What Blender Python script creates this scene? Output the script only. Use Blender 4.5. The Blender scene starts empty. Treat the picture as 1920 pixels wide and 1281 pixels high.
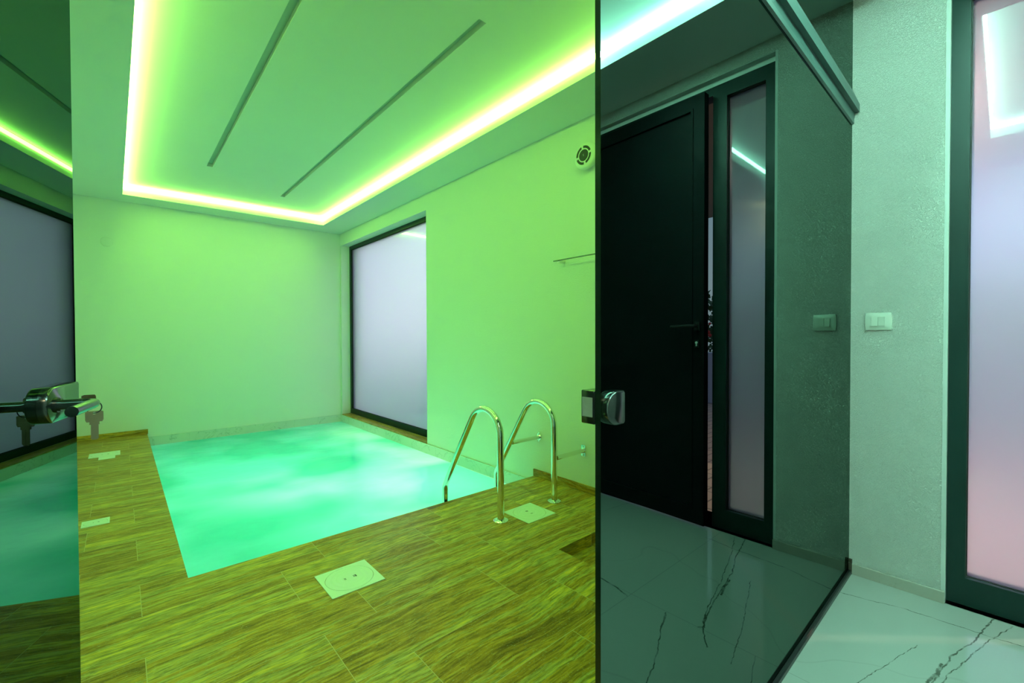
import bpy, bmesh, math, random
from mathutils import Vector, Matrix

# ------------------------------------------------------------------ camera, world, lights, exposure
scene = bpy.context.scene
col = scene.collection
R = math.radians

W_PX, H_PX, F_PX = 1920, 1281, 824.252
cam_d = bpy.data.cameras.new('camera')
cam = bpy.data.objects.new('camera', cam_d)
col.objects.link(cam)
cam_d.sensor_fit = 'HORIZONTAL'
cam_d.sensor_width = 36.0
cam_d.lens = 36.0 * F_PX / W_PX
cam_d.shift_y = 4.01 / W_PX
cam_d.clip_start = 0.02
ya, pi_, ro = R(41.6912), R(-0.7837), R(-0.1718)
Fv = Vector((math.sin(ya) * math.cos(pi_), math.cos(ya) * math.cos(pi_), math.sin(pi_)))
Rv0 = Vector((math.cos(ya), -math.sin(ya), 0))
Uv0 = Rv0.cross(Fv)
Rv = Rv0 * math.cos(ro) + Uv0 * math.sin(ro)
Uv = -Rv0 * math.sin(ro) + Uv0 * math.cos(ro)
m = Matrix((Rv, Uv, -Fv)).transposed().to_4x4()
m.translation = Vector((0, 0, 1.0))
cam.matrix_world = m
scene.camera = cam

scene.view_settings.view_transform = 'Standard'
scene.view_settings.look = 'None'
scene.view_settings.exposure = 0.0
scene.view_settings.gamma = 1.0
scene.view_settings.use_curve_mapping = False

# blue-hour sky
world = bpy.data.worlds.new('dusk_sky')
scene.world = world
world.use_nodes = True
wn, wl = world.node_tree.nodes, world.node_tree.links
wn.clear()
w_out = wn.new('ShaderNodeOutputWorld')
w_bg = wn.new('ShaderNodeBackground')
w_tc = wn.new('ShaderNodeTexCoord')
w_sep = wn.new('ShaderNodeSeparateXYZ')
w_ramp = wn.new('ShaderNodeValToRGB')
w_map = wn.new('ShaderNodeMapRange')
w_map.inputs['From Min'].default_value = -0.3
w_map.inputs['From Max'].default_value = 1.0
wl.new(w_tc.outputs['Generated'], w_sep.inputs[0])
wl.new(w_sep.outputs['Z'], w_map.inputs['Value'])
wl.new(w_map.outputs[0], w_ramp.inputs[0])
wl.new(w_ramp.outputs[0], w_bg.inputs[0])
wl.new(w_bg.outputs[0], w_out.inputs[0])
e = w_ramp.color_ramp.elements
e[0].position, e[0].color = 0.0, (0.42, 0.50, 0.72, 1)
e[1].position, e[1].color = 1.0, (0.42, 0.58, 1.0, 1)
x_ = e.new(0.28); x_.color = (0.80, 0.80, 1.0, 1)
x_ = e.new(0.5); x_.color = (0.58, 0.68, 1.0, 1)
w_bg.inputs[1].default_value = 1.45

def area(name, loc, direction, size, size_y, power, color):
    d = bpy.data.lights.new(name, 'AREA')
    d.shape = 'RECTANGLE'; d.size = size; d.size_y = size_y
    d.energy = power; d.color = color
    o = bpy.data.objects.new(name, d)
    col.objects.link(o)
    o.location = loc
    o.rotation_euler = Vector(direction).to_track_quat('-Z', 'Y').to_euler()
    return o

# basin lamp shining up; the three pale ones are added to whiten the water
WATER = (0.0, 1.0, 0.52)
area('underwater_light', (1.15, 3.9, -1.05), (0, 0, 1), 1.6, 3.0, 20, WATER)
area('underwater_light', (1.85, 2.9, -0.50), (0, 0, 1), 0.5, 0.9, 4.4, (0.6, 1.0, 0.5))
area('underwater_light', (2.08, 4.4, -0.40), (0, 0, 1), 0.15, 2.2, 2.2, (0.55, 1.0, 0.4))  # added pale strip, stands in for the wall's reflection along the water
area('underwater_light', (0.95, 3.55, -0.45), (0, 0, 1), 0.5, 0.6, 1.5, (0.6, 1.0, 0.5))
# warm lamp in the garden; a sliver of it passes the gap of the entrance door
gl = bpy.data.lights.new('garden_lamp', 'SPOT')
gl.energy = 330; gl.color = (1.0, 0.72, 0.48); gl.shadow_soft_size = 0.02
gl.spot_size = R(40)
glo = bpy.data.objects.new('garden_lamp', gl)
col.objects.link(glo)
glo.location = (4.9, -2.66, 1.9)
glo.rotation_euler = (Vector((2.0, 0.17, 0.0)) - Vector(glo.location)).to_track_quat('-Z', 'Y').to_euler()

pl = bpy.data.lights.new('porch_lamp', 'AREA')
pl.shape = 'DISK'; pl.size = 0.3; pl.energy = 120; pl.color = (1.0, 0.55, 0.45)
plo = bpy.data.objects.new('porch_lamp', pl)
col.objects.link(plo)
plo.location = (3.9, 0.6, 2.58)

rl = bpy.data.lights.new('room_lamp', 'POINT')
rl.energy = 8; rl.color = (1.0, 0.80, 0.45); rl.shadow_soft_size = 0.03
rlo = bpy.data.objects.new('room_lamp', rl)
col.objects.link(rlo)
rlo.location = (-0.40, -0.80, 2.25)

# strengths of the two cove strips (meshes are built below)
LED_POOL = ((0.335, 1.0, 0.10), 47.0)
LED_HALL = ((0.40, 1.0, 0.74), 285.0)

# ------------------------------------------------------------------ key dimensions (camera height = 1)
XW, YF, YG, XH = 2.231, 5.997, 0.434, 2.296
XL, YB = -0.60, -1.45
ZC, ZR = 2.400, 2.500          # soffit underside, raised ceiling
ZWATER = -0.130
PX0, PY0 = 0.200, 2.262        # pool left and near edges

# ------------------------------------------------------------------ materials
def new_mat(name):
    mt = bpy.data.materials.new(name)
    mt.use_nodes = True
    nt = mt.node_tree
    nt.nodes.clear()
    out = nt.nodes.new('ShaderNodeOutputMaterial')
    return mt, nt, out

def N(nt, typ, ins=None, **kw):
    n = nt.nodes.new(typ)
    for k, v in kw.items():
        setattr(n, k, v)
    for k, v in (ins or {}).items():
        if hasattr(v, 'is_output') or isinstance(v, bpy.types.NodeSocket):
            nt.links.new(v, n.inputs[k])
        else:
            n.inputs[k].default_value = v
    return n

def rgba(c): return (c[0], c[1], c[2], 1)

def simple(name, color, rough=0.5, metal=0.0, coat=0.0, spec=0.5, var=0.06, vscale=8.0, bump=0.0, bscale=200.0):
    mt, nt, out = new_mat(name)
    tc = N(nt, 'ShaderNodeTexCoord')
    nz = N(nt, 'ShaderNodeTexNoise', {'Vector': tc.outputs['Object'], 'Scale': vscale, 'Detail': 4.0})
    mix = N(nt, 'ShaderNodeMixRGB', {'Fac': nz.outputs[0], 'Color1': rgba([c * (1 - var) for c in color]),
                                     'Color2': rgba([min(1, c * (1 + var)) for c in color])})
    b = N(nt, 'ShaderNodeBsdfPrincipled', {'Base Color': mix.outputs[0], 'Roughness': rough, 'Metallic': metal,
                                           'Coat Weight': coat, 'Coat Roughness': 0.05, 'Specular IOR Level': spec})
    if bump:
        n2 = N(nt, 'ShaderNodeTexNoise', {'Vector': tc.outputs['Object'], 'Scale': bscale, 'Detail': 2.0})
        bp = N(nt, 'ShaderNodeBump', {'Height': n2.outputs[0], 'Strength': bump, 'Distance': 0.002})
        nt.links.new(bp.outputs[0], b.inputs['Normal'])
    nt.links.new(b.outputs[0], out.inputs[0])
    return mt

def plaster(name, color, scale, dist, strength, rough=0.85):
    """painted render with a wormy trowelled grain"""
    mt, nt, out = new_mat(name)
    tc = N(nt, 'ShaderNodeTexCoord')
    n1 = N(nt, 'ShaderNodeTexNoise', {'Vector': tc.outputs['Object'], 'Scale': scale, 'Detail': 3.0,
                                      'Roughness': 0.55, 'Distortion': 1.2})
    n2 = N(nt, 'ShaderNodeTexNoise', {'Vector': tc.outputs['Object'], 'Scale': scale * 0.12, 'Detail': 2.0})
    rp = N(nt, 'ShaderNodeMapRange', {'Value': n1.outputs[0], 'From Min': 0.38, 'From Max': 0.62})
    ad = N(nt, 'ShaderNodeMath', {0: rp.outputs[0], 1: n2.outputs[0]}, operation='ADD')
    bp = N(nt, 'ShaderNodeBump', {'Height': ad.outputs[0], 'Strength': strength, 'Distance': dist})
    b = N(nt, 'ShaderNodeBsdfPrincipled', {'Base Color': rgba(color), 'Roughness': rough,
                                           'Specular IOR Level': 0.3, 'Normal': bp.outputs[0]})
    nt.links.new(b.outputs[0], out.inputs[0])
    return mt

M = {}
M['wall_pool'] = plaster('pool_wall_render', (0.80, 0.80, 0.78), 130, 0.003, 0.4)
M['wall_hall'] = plaster('hall_wall_render', (0.80, 0.79, 0.75), 150, 0.006, 1.0)
M['wall_far'] = plaster('far_wall_render', (0.80, 0.80, 0.78), 130, 0.0022, 0.16)
M['ceiling'] = simple('ceiling_paint', (0.80, 0.80, 0.79), 0.9, var=0.02, vscale=3)
M['reveal'] = simple('smooth_reveal_paint', (0.80, 0.80, 0.78), 0.6, var=0.02)
M['anthracite'] = simple('anthracite_aluminium', (0.006, 0.020, 0.018), 0.38, var=0.05, spec=0.22)
M['rail'] = simple('grey_rail_aluminium', (0.045, 0.085, 0.08), 0.35, var=0.03)
M['pocket'] = simple('worn_pocket_plastic', (0.30, 0.30, 0.25), 0.4, var=0.15, vscale=120)
M['leaf'] = simple('anthracite_door_leaf', (0.004, 0.006, 0.007), 0.5, var=0.05, spec=0.08)
M['black'] = simple('black_profile', (0.012, 0.014, 0.014), 0.35, var=0.1)
M['rubber'] = simple('black_rubber', (0.008, 0.008, 0.008), 0.7)
M['handle_black'] = simple('satin_black_metal', (0.008, 0.009, 0.009), 0.16, spec=0.9)
M['switch'] = simple('switch_plastic', (0.60, 0.62, 0.56), 0.25, var=0.01)
M['chrome_dark_reflect'] = simple('chrome_dark_reflect', (0.16, 0.20, 0.19), 0.2, metal=1.0)  # chrome darkened in colour for the dark glass it reflects
M['chrome'] = simple('polished_steel', (0.86, 0.84, 0.80), 0.08, metal=1.0, var=0.01)
M['nickel'] = simple('nickel_key', (0.34, 0.24, 0.15), 0.35, metal=1.0, var=0.1, vscale=60)
M['white_plastic'] = simple('white_plastic', (0.82, 0.82, 0.78), 0.3, var=0.01)
M['grey_plastic'] = simple('worn_white_plastic', (0.62, 0.64, 0.58), 0.4, var=0.03)
M['dark_plastic'] = simple('dark_grille', (0.03, 0.035, 0.03), 0.5)
M['slot'] = simple('diffuser_insert', (0.50, 0.58, 0.56), 0.6, var=0.02)
M['basin'] = simple('basin_liner', (0.70, 0.80, 0.78), 0.5)
M['outdoor'] = simple('outdoor_render', (0.30, 0.34, 0.50), 0.8)
M['leafgreen'] = simple('hedge_leaves', (0.04, 0.09, 0.03), 0.6, var=0.5, vscale=30)
M['petal'] = simple('red_petals', (0.45, 0.03, 0.03), 0.6)
M['tint_ground'] = simple('pane_tint_ground', (0.02, 0.10, 0.10), 0.9, var=0.3)  # for unseen ground added to darken the lower pool pane
M['canopy'] = simple('canopy_boards', (0.30, 0.24, 0.18), 0.8)
M['brass'] = simple('brass_cylinder', (0.75, 0.68, 0.5), 0.3, metal=1.0)

def paving():
    mt, nt, out = new_mat('outdoor_paving')
    tc = N(nt, 'ShaderNodeTexCoord')
    br = N(nt, 'ShaderNodeTexBrick', {'Vector': tc.outputs['Object'], 'Scale': 1.0, 'Color1': (0.62, 0.44, 0.38, 1),
                                      'Color2': (0.50, 0.38, 0.36, 1), 'Mortar': (0.2, 0.16, 0.15, 1),
                                      'Brick Width': 0.2, 'Row Height': 0.1, 'Mortar Size': 0.006})
    b = N(nt, 'ShaderNodeBsdfPrincipled', {'Base Color': br.outputs[0], 'Roughness': 0.8})
    nt.links.new(b.outputs[0], out.inputs[0])
    return mt
M['paving'] = paving()

def travertine(name='vein_cut_travertine_tiles', tiles=True, ox=0.0, oy=0.0, swap=False):
    """brown stone cut along the vein: long streaks, tile joints, pitted darker lines"""
    mt, nt, out = new_mat(name)
    tc = N(nt, 'ShaderNodeTexCoord')
    P = tc.outputs['Object']
    if swap:
        mp0 = N(nt, 'ShaderNodeMapping', {'Vector': P, 'Rotation': (0, 0, R(90))})
        P = mp0.outputs[0]
    if tiles:
        mpb = N(nt, 'ShaderNodeMapping', {'Vector': P, 'Location': (ox, oy, 0)})
        br = N(nt, 'ShaderNodeTexBrick', {'Vector': mpb.outputs[0], 'Scale': 1.0, 'Color1': (0.0, 0, 0, 1),
                                          'Color2': (1, 1, 1, 1), 'Mortar': (0.5, 0.5, 0.5, 1),
                                          'Brick Width': 0.64, 'Row Height': 0.27, 'Mortar Size': 0.0011,
                                          'Mortar Smooth': 0.3, 'Bias': 0.0})
        br.offset = 0.29
        br.offset_frequency = 2
        br.squash = 1.0
        rnd = br.outputs[0]
        sh = N(nt, 'ShaderNodeVectorMath', {0: rnd, 1: (7.3, 3.1, 5.7)}, operation='MULTIPLY')
        P2 = N(nt, 'ShaderNodeVectorMath', {0: P, 1: sh.outputs[0]}, operation='ADD').outputs[0]
    else:
        P2 = P
    # waviness along the streaks
    wv = N(nt, 'ShaderNodeTexNoise', {'Vector': P2, 'Scale': 2.6, 'Detail': 4.0})
    wm = N(nt, 'ShaderNodeVectorMath', {0: wv.outputs['Color'], 1: (0.0, 0.075, 0.075)}, operation='MULTIPLY')
    P3 = N(nt, 'ShaderNodeVectorMath', {0: P2, 1: wm.outputs[0]}, operation='ADD').outputs[0]
    s0 = N(nt, 'ShaderNodeMapping', {'Vector': P3, 'Scale': (0.6, 9.0, 9.0)})
    n0 = N(nt, 'ShaderNodeTexNoise', {'Vector': s0.outputs[0], 'Scale': 1.0, 'Detail': 2.0, 'Roughness': 0.5})
    s1 = N(nt, 'ShaderNodeMapping', {'Vector': P3, 'Scale': (2.0, 32.0, 32.0)})
    n1 = N(nt, 'ShaderNodeTexNoise', {'Vector': s1.outputs[0], 'Scale': 1.0, 'Detail': 6.0, 'Roughness': 0.68})
    s2 = N(nt, 'ShaderNodeMapping', {'Vector': P3, 'Scale': (11.0, 120.0, 120.0)})
    n2 = N(nt, 'ShaderNodeTexNoise', {'Vector': s2.outputs[0], 'Scale': 1.0, 'Detail': 4.0, 'Roughness': 0.65})
    s3 = N(nt, 'ShaderNodeMapping', {'Vector': P3, 'Scale': (50.0, 130.0, 130.0)})
    n3 = N(nt, 'ShaderNodeTexNoise', {'Vector': s3.outputs[0], 'Scale': 2.0, 'Detail': 3.0, 'Roughness': 0.7})
    mixn = N(nt, 'ShaderNodeMath', {0: n0.outputs[0], 1: 0.55}, operation='MULTIPLY')
    mixm = N(nt, 'ShaderNodeMath', {0: n1.outputs[0], 1: 0.75, 2: mixn.outputs[0]}, operation='MULTIPLY_ADD')
    r1 = N(nt, 'ShaderNodeValToRGB', {'Fac': mixm.outputs[0]})
    el = r1.color_ramp.elements
    el[0].position, el[0].color = 0.42, (0.18, 0.080, 0.010, 1)
    el[1].position, el[1].color = 0.88, (0.85, 0.54, 0.12, 1)
    q = el.new(0.55); q.color = (0.36, 0.17, 0.022, 1)
    q = el.new(0.63); q.color = (0.50, 0.25, 0.028, 1)
    q = el.new(0.69); q.color = (0.44, 0.31, 0.09, 1)
    q = el.new(0.77); q.color = (0.66, 0.38, 0.045, 1)
    r2 = N(nt, 'ShaderNodeValToRGB', {'Fac': n2.outputs[0]})
    el = r2.color_ramp.elements
    el[0].position, el[0].color = 0.36, (0.38, 0.36, 0.34, 1)
    el[1].position, el[1].color = 0.60, (1.15, 1.12, 1.05, 1)
    mul = N(nt, 'ShaderNodeMixRGB', {'Fac': 0.85, 'Color1': r1.outputs[0], 'Color2': r2.outputs[0]}, blend_type='MULTIPLY')
    glint = N(nt, 'ShaderNodeMapRange', {'Value': n3.outputs[0], 'From Min': 0.60, 'From Max': 0.68, 'To Max': 0.75})  # pale specks: glints painted into the stone colour
    cur = N(nt, 'ShaderNodeMixRGB', {'Fac': glint.outputs[0], 'Color1': mul.outputs[0], 'Color2': (0.45, 0.38, 0.22, 1)})
    cfin = cur.outputs[0]
    hgt = N(nt, 'ShaderNodeMath', {0: n2.outputs[0], 1: n1.outputs[0]}, operation='ADD').outputs[0]
    if tiles:
        sp = N(nt, 'ShaderNodeSeparateXYZ', {0: rnd})
        tone = N(nt, 'ShaderNodeMapRange', {'Value': sp.outputs[0], 'To Min': 0.98, 'To Max': 1.12})
        tm = N(nt, 'ShaderNodeVectorMath', {0: cfin, 'Scale': tone.outputs[0]}, operation='SCALE')
        jm = N(nt, 'ShaderNodeMixRGB', {'Fac': br.outputs['Fac'], 'Color1': tm.outputs[0], 'Color2': (0.60, 0.40, 0.20, 1)})
        cfin = jm.outputs[0]
    bp = N(nt, 'ShaderNodeBump', {'Height': hgt, 'Strength': 0.25, 'Distance': 0.002})
    rr = N(nt, 'ShaderNodeMapRange', {'Value': n2.outputs[0], 'To Min': 0.45, 'To Max': 0.25})
    b = N(nt, 'ShaderNodeBsdfPrincipled', {'Base Color': cfin, 'Roughness': rr.outputs[0],
                                           'Specular IOR Level': 0.15, 'Normal': bp.outputs[0]})
    nt.links.new(b.outputs[0], out.inputs[0])
    return mt
M['deck'] = travertine(ox=-0.047 + 0.64, oy=-1.785 + 0.27 * 8)
M['stone'] = travertine('travertine_strip', tiles=False)
M['stone_y'] = travertine('travertine_strip_across', tiles=False, swap=True)

def marble_floor():
    """white polished porcelain with dark branching veins, 1.2 x 1.2 tiles"""
    mt, nt, out = new_mat('veined_white_marble_tiles')
    tc = N(nt, 'ShaderNodeTexCoord')
    P = tc.outputs['Object']
    wn1 = N(nt, 'ShaderNodeTexNoise', {'Vector': P, 'Scale': 22.0, 'Detail': 4.0, 'Roughness': 0.6})
    w1 = N(nt, 'ShaderNodeVectorMath', {0: wn1.outputs['Color'], 1: (0.5, 0.5, 0.5)}, operation='SUBTRACT')
    w2 = N(nt, 'ShaderNodeVectorMath', {0: w1.outputs[0], 1: (0.020, 0.020, 0.0)}, operation='MULTIPLY')
    PW = N(nt, 'ShaderNodeVectorMath', {0: P, 1: w2.outputs[0]}, operation='ADD').outputs[0]
    veins = [
        (0.0022, [(2.106, .356), (2.085, .436)]),
        (0.0020, [(2.172, -.12), (2.150, .03), (2.138, .24), (2.106, .356)]),
        (0.0028, [(2.40, .0), (2.25, .028), (2.135, .050), (2.036, .072), (1.93, .104), (1.813, .122), (1.677, .142), (1.562, .164), (1.488, .181), (1.40, .235)]),
        (0.0052, [(1.86, .122), (1.80, .128), (1.73, .143)]),
        (0.0022, [(2.279, -.024), (2.17, .012), (2.115, .03), (1.946, .069), (1.823, .102), (1.706, .125), (1.556, .158)]),
        (0.0048, [(1.56, .160), (1.52, .170), (1.49, .185), (1.475, .17)]),
        (0.0042, [(1.48, -.26), (1.47, -.161), (1.451, -.095)]),
        (0.0040, [(1.464, .055), (1.455, .062), (1.382, .086)]),
        (0.0026, [(1.382, .086), (1.285, .133), (1.212, .161), (1.125, .184), (1.0, .21)]),
        (0.0014, [(1.914, .183), (1.792, .218), (1.695, .242), (1.578, .276), (1.475, .297), (1.38, .32)]),
        (0.0013, [(2.068, -.664), (2.214, -.648), (2.358, -.616)]),
        (0.0012, [(1.471, .355), (1.405, .372), (1.348, .386)]),
        (0.0016, [(1.30, -.30), (1.05, -.42), (.80, -.40), (.3, -.62)]),
        (0.0020, [(1.9, -.9), (1.5, -1.2), (.9, -1.1), (.1, -1.6)]),
    ]
    cur = None
    for wd, pts in veins:
        for a, b in zip(pts, pts[1:]):
            ba = (b[0] - a[0], b[1] - a[1], 0)
            L2 = ba[0] ** 2 + ba[1] ** 2
            pa = N(nt, 'ShaderNodeVectorMath', {0: PW, 1: (a[0], a[1], 0)}, operation='SUBTRACT').outputs[0]
            dt = N(nt, 'ShaderNodeVectorMath', {0: pa, 1: (ba[0] / L2, ba[1] / L2, 0)}, operation='DOT_PRODUCT').outputs['Value']
            h = N(nt, 'ShaderNodeMath', {0: dt, 1: 1.0}, operation='MULTIPLY', use_clamp=True).outputs[0]
            hb = N(nt, 'ShaderNodeVectorMath', {0: ba, 'Scale': h}, operation='SCALE').outputs[0]
            df = N(nt, 'ShaderNodeVectorMath', {0: pa, 1: hb}, operation='SUBTRACT').outputs[0]
            ln = N(nt, 'ShaderNodeVectorMath', {0: df}, operation='LENGTH').outputs['Value']
            dn = N(nt, 'ShaderNodeMath', {0: ln, 1: wd}, operation='DIVIDE').outputs[0]
            cur = dn if cur is None else N(nt, 'ShaderNodeMath', {0: cur, 1: dn}, operation='MINIMUM').outputs[0]
    brk = N(nt, 'ShaderNodeTexNoise', {'Vector': P, 'Scale': 30.0, 'Detail': 3.0})
    bk = N(nt, 'ShaderNodeMapRange', {'Value': brk.outputs[0], 'From Min': 0.34, 'From Max': 0.56, 'To Min': 0.25, 'To Max': 1.0})
    mk = N(nt, 'ShaderNodeMapRange', {'Value': cur, 'From Min': 0.45, 'From Max': 1.0, 'To Min': 1.0, 'To Max': 0.0})
    vm = N(nt, 'ShaderNodeMath', {0: mk.outputs[0], 1: bk.outputs[0]}, operation='MULTIPLY')
    # faint hairlines everywhere
    hz = N(nt, 'ShaderNodeTexNoise', {'Vector': P, 'Scale': 1.1, 'Detail': 3.0, 'Roughness': 0.4, 'Distortion': 0.0})
    ha = N(nt, 'ShaderNodeMath', {0: hz.outputs[0], 1: 0.5}, operation='SUBTRACT')
    hb_ = N(nt, 'ShaderNodeMath', {0: ha.outputs[0]}, operation='ABSOLUTE')
    hc = N(nt, 'ShaderNodeMapRange', {'Value': hb_.outputs[0], 'From Min': 0.0, 'From Max': 0.003, 'To Min': 0.12, 'To Max': 0.0})
    tot = N(nt, 'ShaderNodeMath', {0: vm.outputs[0], 1: hc.outputs[0]}, operation='MAXIMUM')
    mpb = N(nt, 'ShaderNodeMapping', {'Vector': P, 'Location': (-1.475 + 3.6, 0.093 + 3.6, 0)})
    br = N(nt, 'ShaderNodeTexBrick', {'Vector': mpb.outputs[0], 'Scale': 1.0, 'Mortar Size': 0.0009, 'Mortar Smooth': 0.2,
                                      'Brick Width': 1.2, 'Row Height': 1.2})
    br.offset = 0.0
    jt = N(nt, 'ShaderNodeMath', {0: br.outputs['Fac'], 1: 0.45}, operation='MULTIPLY')
    tot2 = N(nt, 'ShaderNodeMath', {0: tot.outputs[0], 1: jt.outputs[0]}, operation='MAXIMUM')
    cl = N(nt, 'ShaderNodeTexNoise', {'Vector': P, 'Scale': 1.5, 'Detail': 3.0})
    base = N(nt, 'ShaderNodeMixRGB', {'Fac': cl.outputs[0], 'Color1': (0.34, 0.35, 0.34, 1), 'Color2': (0.41, 0.40, 0.38, 1)})
    c = N(nt, 'ShaderNodeMixRGB', {'Fac': tot2.outputs[0], 'Color1': base.outputs[0], 'Color2': (0.07, 0.075, 0.06, 1)})
    b = N(nt, 'ShaderNodeBsdfPrincipled', {'Base Color': c.outputs[0], 'Roughness': 0.04, 'Specular IOR Level': 0.5, 'IOR': 1.5})
    nt.links.new(b.outputs[0], out.inputs[0])
    return mt
M['marble'] = marble_floor()

def marble_strip(name, base, vein, rough=0.25):
    mt, nt, out = new_mat(name)
    tc = N(nt, 'ShaderNodeTexCoord')
    hz = N(nt, 'ShaderNodeTexNoise', {'Vector': tc.outputs['Object'], 'Scale': 5.0, 'Detail': 6.0, 'Roughness': 0.55, 'Distortion': 1.0})
    ha = N(nt, 'ShaderNodeMath', {0: hz.outputs[0], 1: 0.5}, operation='SUBTRACT')
    hb_ = N(nt, 'ShaderNodeMath', {0: ha.outputs[0]}, operation='ABSOLUTE')
    hc = N(nt, 'ShaderNodeMapRange', {'Value': hb_.outputs[0], 'From Min': 0.0, 'From Max': 0.010, 'To Min': 0.7, 'To Max': 0.0})
    c = N(nt, 'ShaderNodeMixRGB', {'Fac': hc.outputs[0], 'Color1': rgba(base), 'Color2': rgba(vein)})
    b = N(nt, 'ShaderNodeBsdfPrincipled', {'Base Color': c.outputs[0], 'Roughness': rough})
    nt.links.new(b.outputs[0], out.inputs[0])
    return mt
M['curb'] = marble_strip('veined_curb_marble', (0.66, 0.68, 0.66), (0.30, 0.38, 0.34))
M['base_hall'] = marble_strip('beige_skirting_tile', (0.36, 0.33, 0.29), (0.29, 0.26, 0.22), 0.35)

def led(name, color, strength):
    mt, nt, out = new_mat(name)
    b = N(nt, 'ShaderNodeEmission', {'Color': rgba(color), 'Strength': strength})
    nt.links.new(b.outputs[0], out.inputs[0])
    return mt
M['led_pool'] = led('lime_led_diffuser', *LED_POOL)
M['led_hall'] = led('cool_led_diffuser', *LED_HALL)

def dark_glass():
    """reflective tinted glass: strong mirror film, almost no light through"""
    mt, nt, out = new_mat('reflective_tinted_glass')
    g = N(nt, 'ShaderNodeBsdfGlossy', {'Color': (0.68, 1.0, 0.85, 1), 'Roughness': 0.0})
    t = N(nt, 'ShaderNodeBsdfTransparent', {'Color': (0.004, 0.006, 0.006, 1)})
    mx = N(nt, 'ShaderNodeMixShader', {0: 0.195, 1: t.outputs[0], 2: g.outputs[0]})
    nt.links.new(mx.outputs[0], out.inputs[0])
    return mt
M['tinted'] = dark_glass()
M['glass_edge'] = simple('ground_glass_edge', (0.16, 0.42, 0.30), 0.25)
M['glass_edge_dark'] = simple('dark_glass_edge', (0.005, 0.010, 0.008), 0.2)

def frosted(name, tint, refl=0.10):
    """frosted pane: scatters the daylight behind it, smooth and shiny on the room side"""
    mt, nt, out = new_mat(name)
    b = N(nt, 'ShaderNodeBsdfPrincipled', {'Base Color': rgba(tint), 'Transmission Weight': 1.0, 'Roughness': 0.5, 'IOR': 1.25})
    t = N(nt, 'ShaderNodeBsdfTranslucent', {'Color': rgba(tint)})
    mx = N(nt, 'ShaderNodeMixShader', {0: 0.15, 1: b.outputs[0], 2: t.outputs[0]})
    g = N(nt, 'ShaderNodeBsdfGlossy', {'Color': (1, 1, 1, 1), 'Roughness': 0.0})
    m2 = N(nt, 'ShaderNodeMixShader', {0: refl, 1: mx.outputs[0], 2: g.outputs[0]})
    nt.links.new(m2.outputs[0], out.inputs[0])
    return mt
M['frost'] = frosted('frosted_glass', (1.0, 0.95, 1.0))
M['frost_hall'] = frosted('blue_frosted_glass', (0.62, 0.67, 0.88), 0.16)

def water():
    """cloudy lit water: scatters the lamps from below, wet sheen on top"""
    mt, nt, out = new_mat('cloudy_pool_water')
    tc = N(nt, 'ShaderNodeTexCoord')
    n1 = N(nt, 'ShaderNodeTexNoise', {'Vector': tc.outputs['Object'], 'Scale': 1.25, 'Detail': 2.0, 'Roughness': 0.4})
    rp = N(nt, 'ShaderNodeValToRGB', {'Fac': n1.outputs[0]})
    el = rp.color_ramp.elements
    el[0].position, el[0].color = 0.40, (0.25, 0.74, 0.62, 1)
    el[1].position, el[1].color = 0.58, (1.0, 1.0, 1.0, 1)
    n2 = N(nt, 'ShaderNodeTexNoise', {'Vector': tc.outputs['Object'], 'Scale': 3.5, 'Detail': 3.0})
    bp = N(nt, 'ShaderNodeBump', {'Height': n2.outputs[0], 'Strength': 0.5, 'Distance': 0.02})
    tr = N(nt, 'ShaderNodeBsdfTranslucent', {'Color': rp.outputs[0]})
    df = N(nt, 'ShaderNodeBsdfDiffuse', {'Color': (0.10, 0.50, 0.40, 1)})
    m1 = N(nt, 'ShaderNodeMixShader', {0: 0.10, 1: tr.outputs[0], 2: df.outputs[0]})
    gl_ = N(nt, 'ShaderNodeBsdfGlossy', {'Color': (1, 1, 1, 1), 'Roughness': 0.16, 'Normal': bp.outputs[0]})
    fr = N(nt, 'ShaderNodeFresnel', {'IOR': 1.34, 'Normal': bp.outputs[0]})
    m2 = N(nt, 'ShaderNodeMixShader', {0: fr.outputs[0], 1: m1.outputs[0], 2: gl_.outputs[0]})
    nt.links.new(m2.outputs[0], out.inputs[0])
    return mt
M['water'] = water()

# ------------------------------------------------------------------ mesh helpers
def add_box(bm, x0, x1, y0, y1, z0, z1, mi=0):
    v = [bm.verts.new(p) for p in ((x0, y0, z0), (x1, y0, z0), (x1, y1, z0), (x0, y1, z0),
                                   (x0, y0, z1), (x1, y0, z1), (x1, y1, z1), (x0, y1, z1))]
    fs = [bm.faces.new([v[i] for i in f]) for f in ((0, 3, 2, 1), (4, 5, 6, 7), (0, 1, 5, 4), (1, 2, 6, 5), (2, 3, 7, 6), (3, 0, 4, 7))]
    for f in fs: f.material_index = mi
    return fs

def bm_box(*a):
    bm = bmesh.new(); add_box(bm, *a); return bm

def bev(bm, w, seg=2):
    bmesh.ops.bevel(bm, geom=bm.edges[:], offset=w, segments=seg, profile=0.5, affect='EDGES')
    return bm

def obj(name, bm, mats, parent=None, smooth=False, xf=None, recalc=True):
    if xf is not None:
        bmesh.ops.transform(bm, matrix=xf, verts=bm.verts)
    if recalc: bmesh.ops.recalc_face_normals(bm, faces=bm.faces)
    me = bpy.data.meshes.new(name)
    bm.to_mesh(me); bm.free()
    if not isinstance(mats, (list, tuple)): mats = [mats]
    for mt in mats: me.materials.append(mt)
    if smooth:
        for p in me.polygons: p.use_smooth = True
        me.set_sharp_from_angle(angle=R(40))
    o = bpy.data.objects.new(name, me)
    col.objects.link(o)
    if parent is not None:
        o.parent = parent
        o.matrix_parent_inverse = Matrix.Translation(-Vector(parent.location))
    return o

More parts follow.
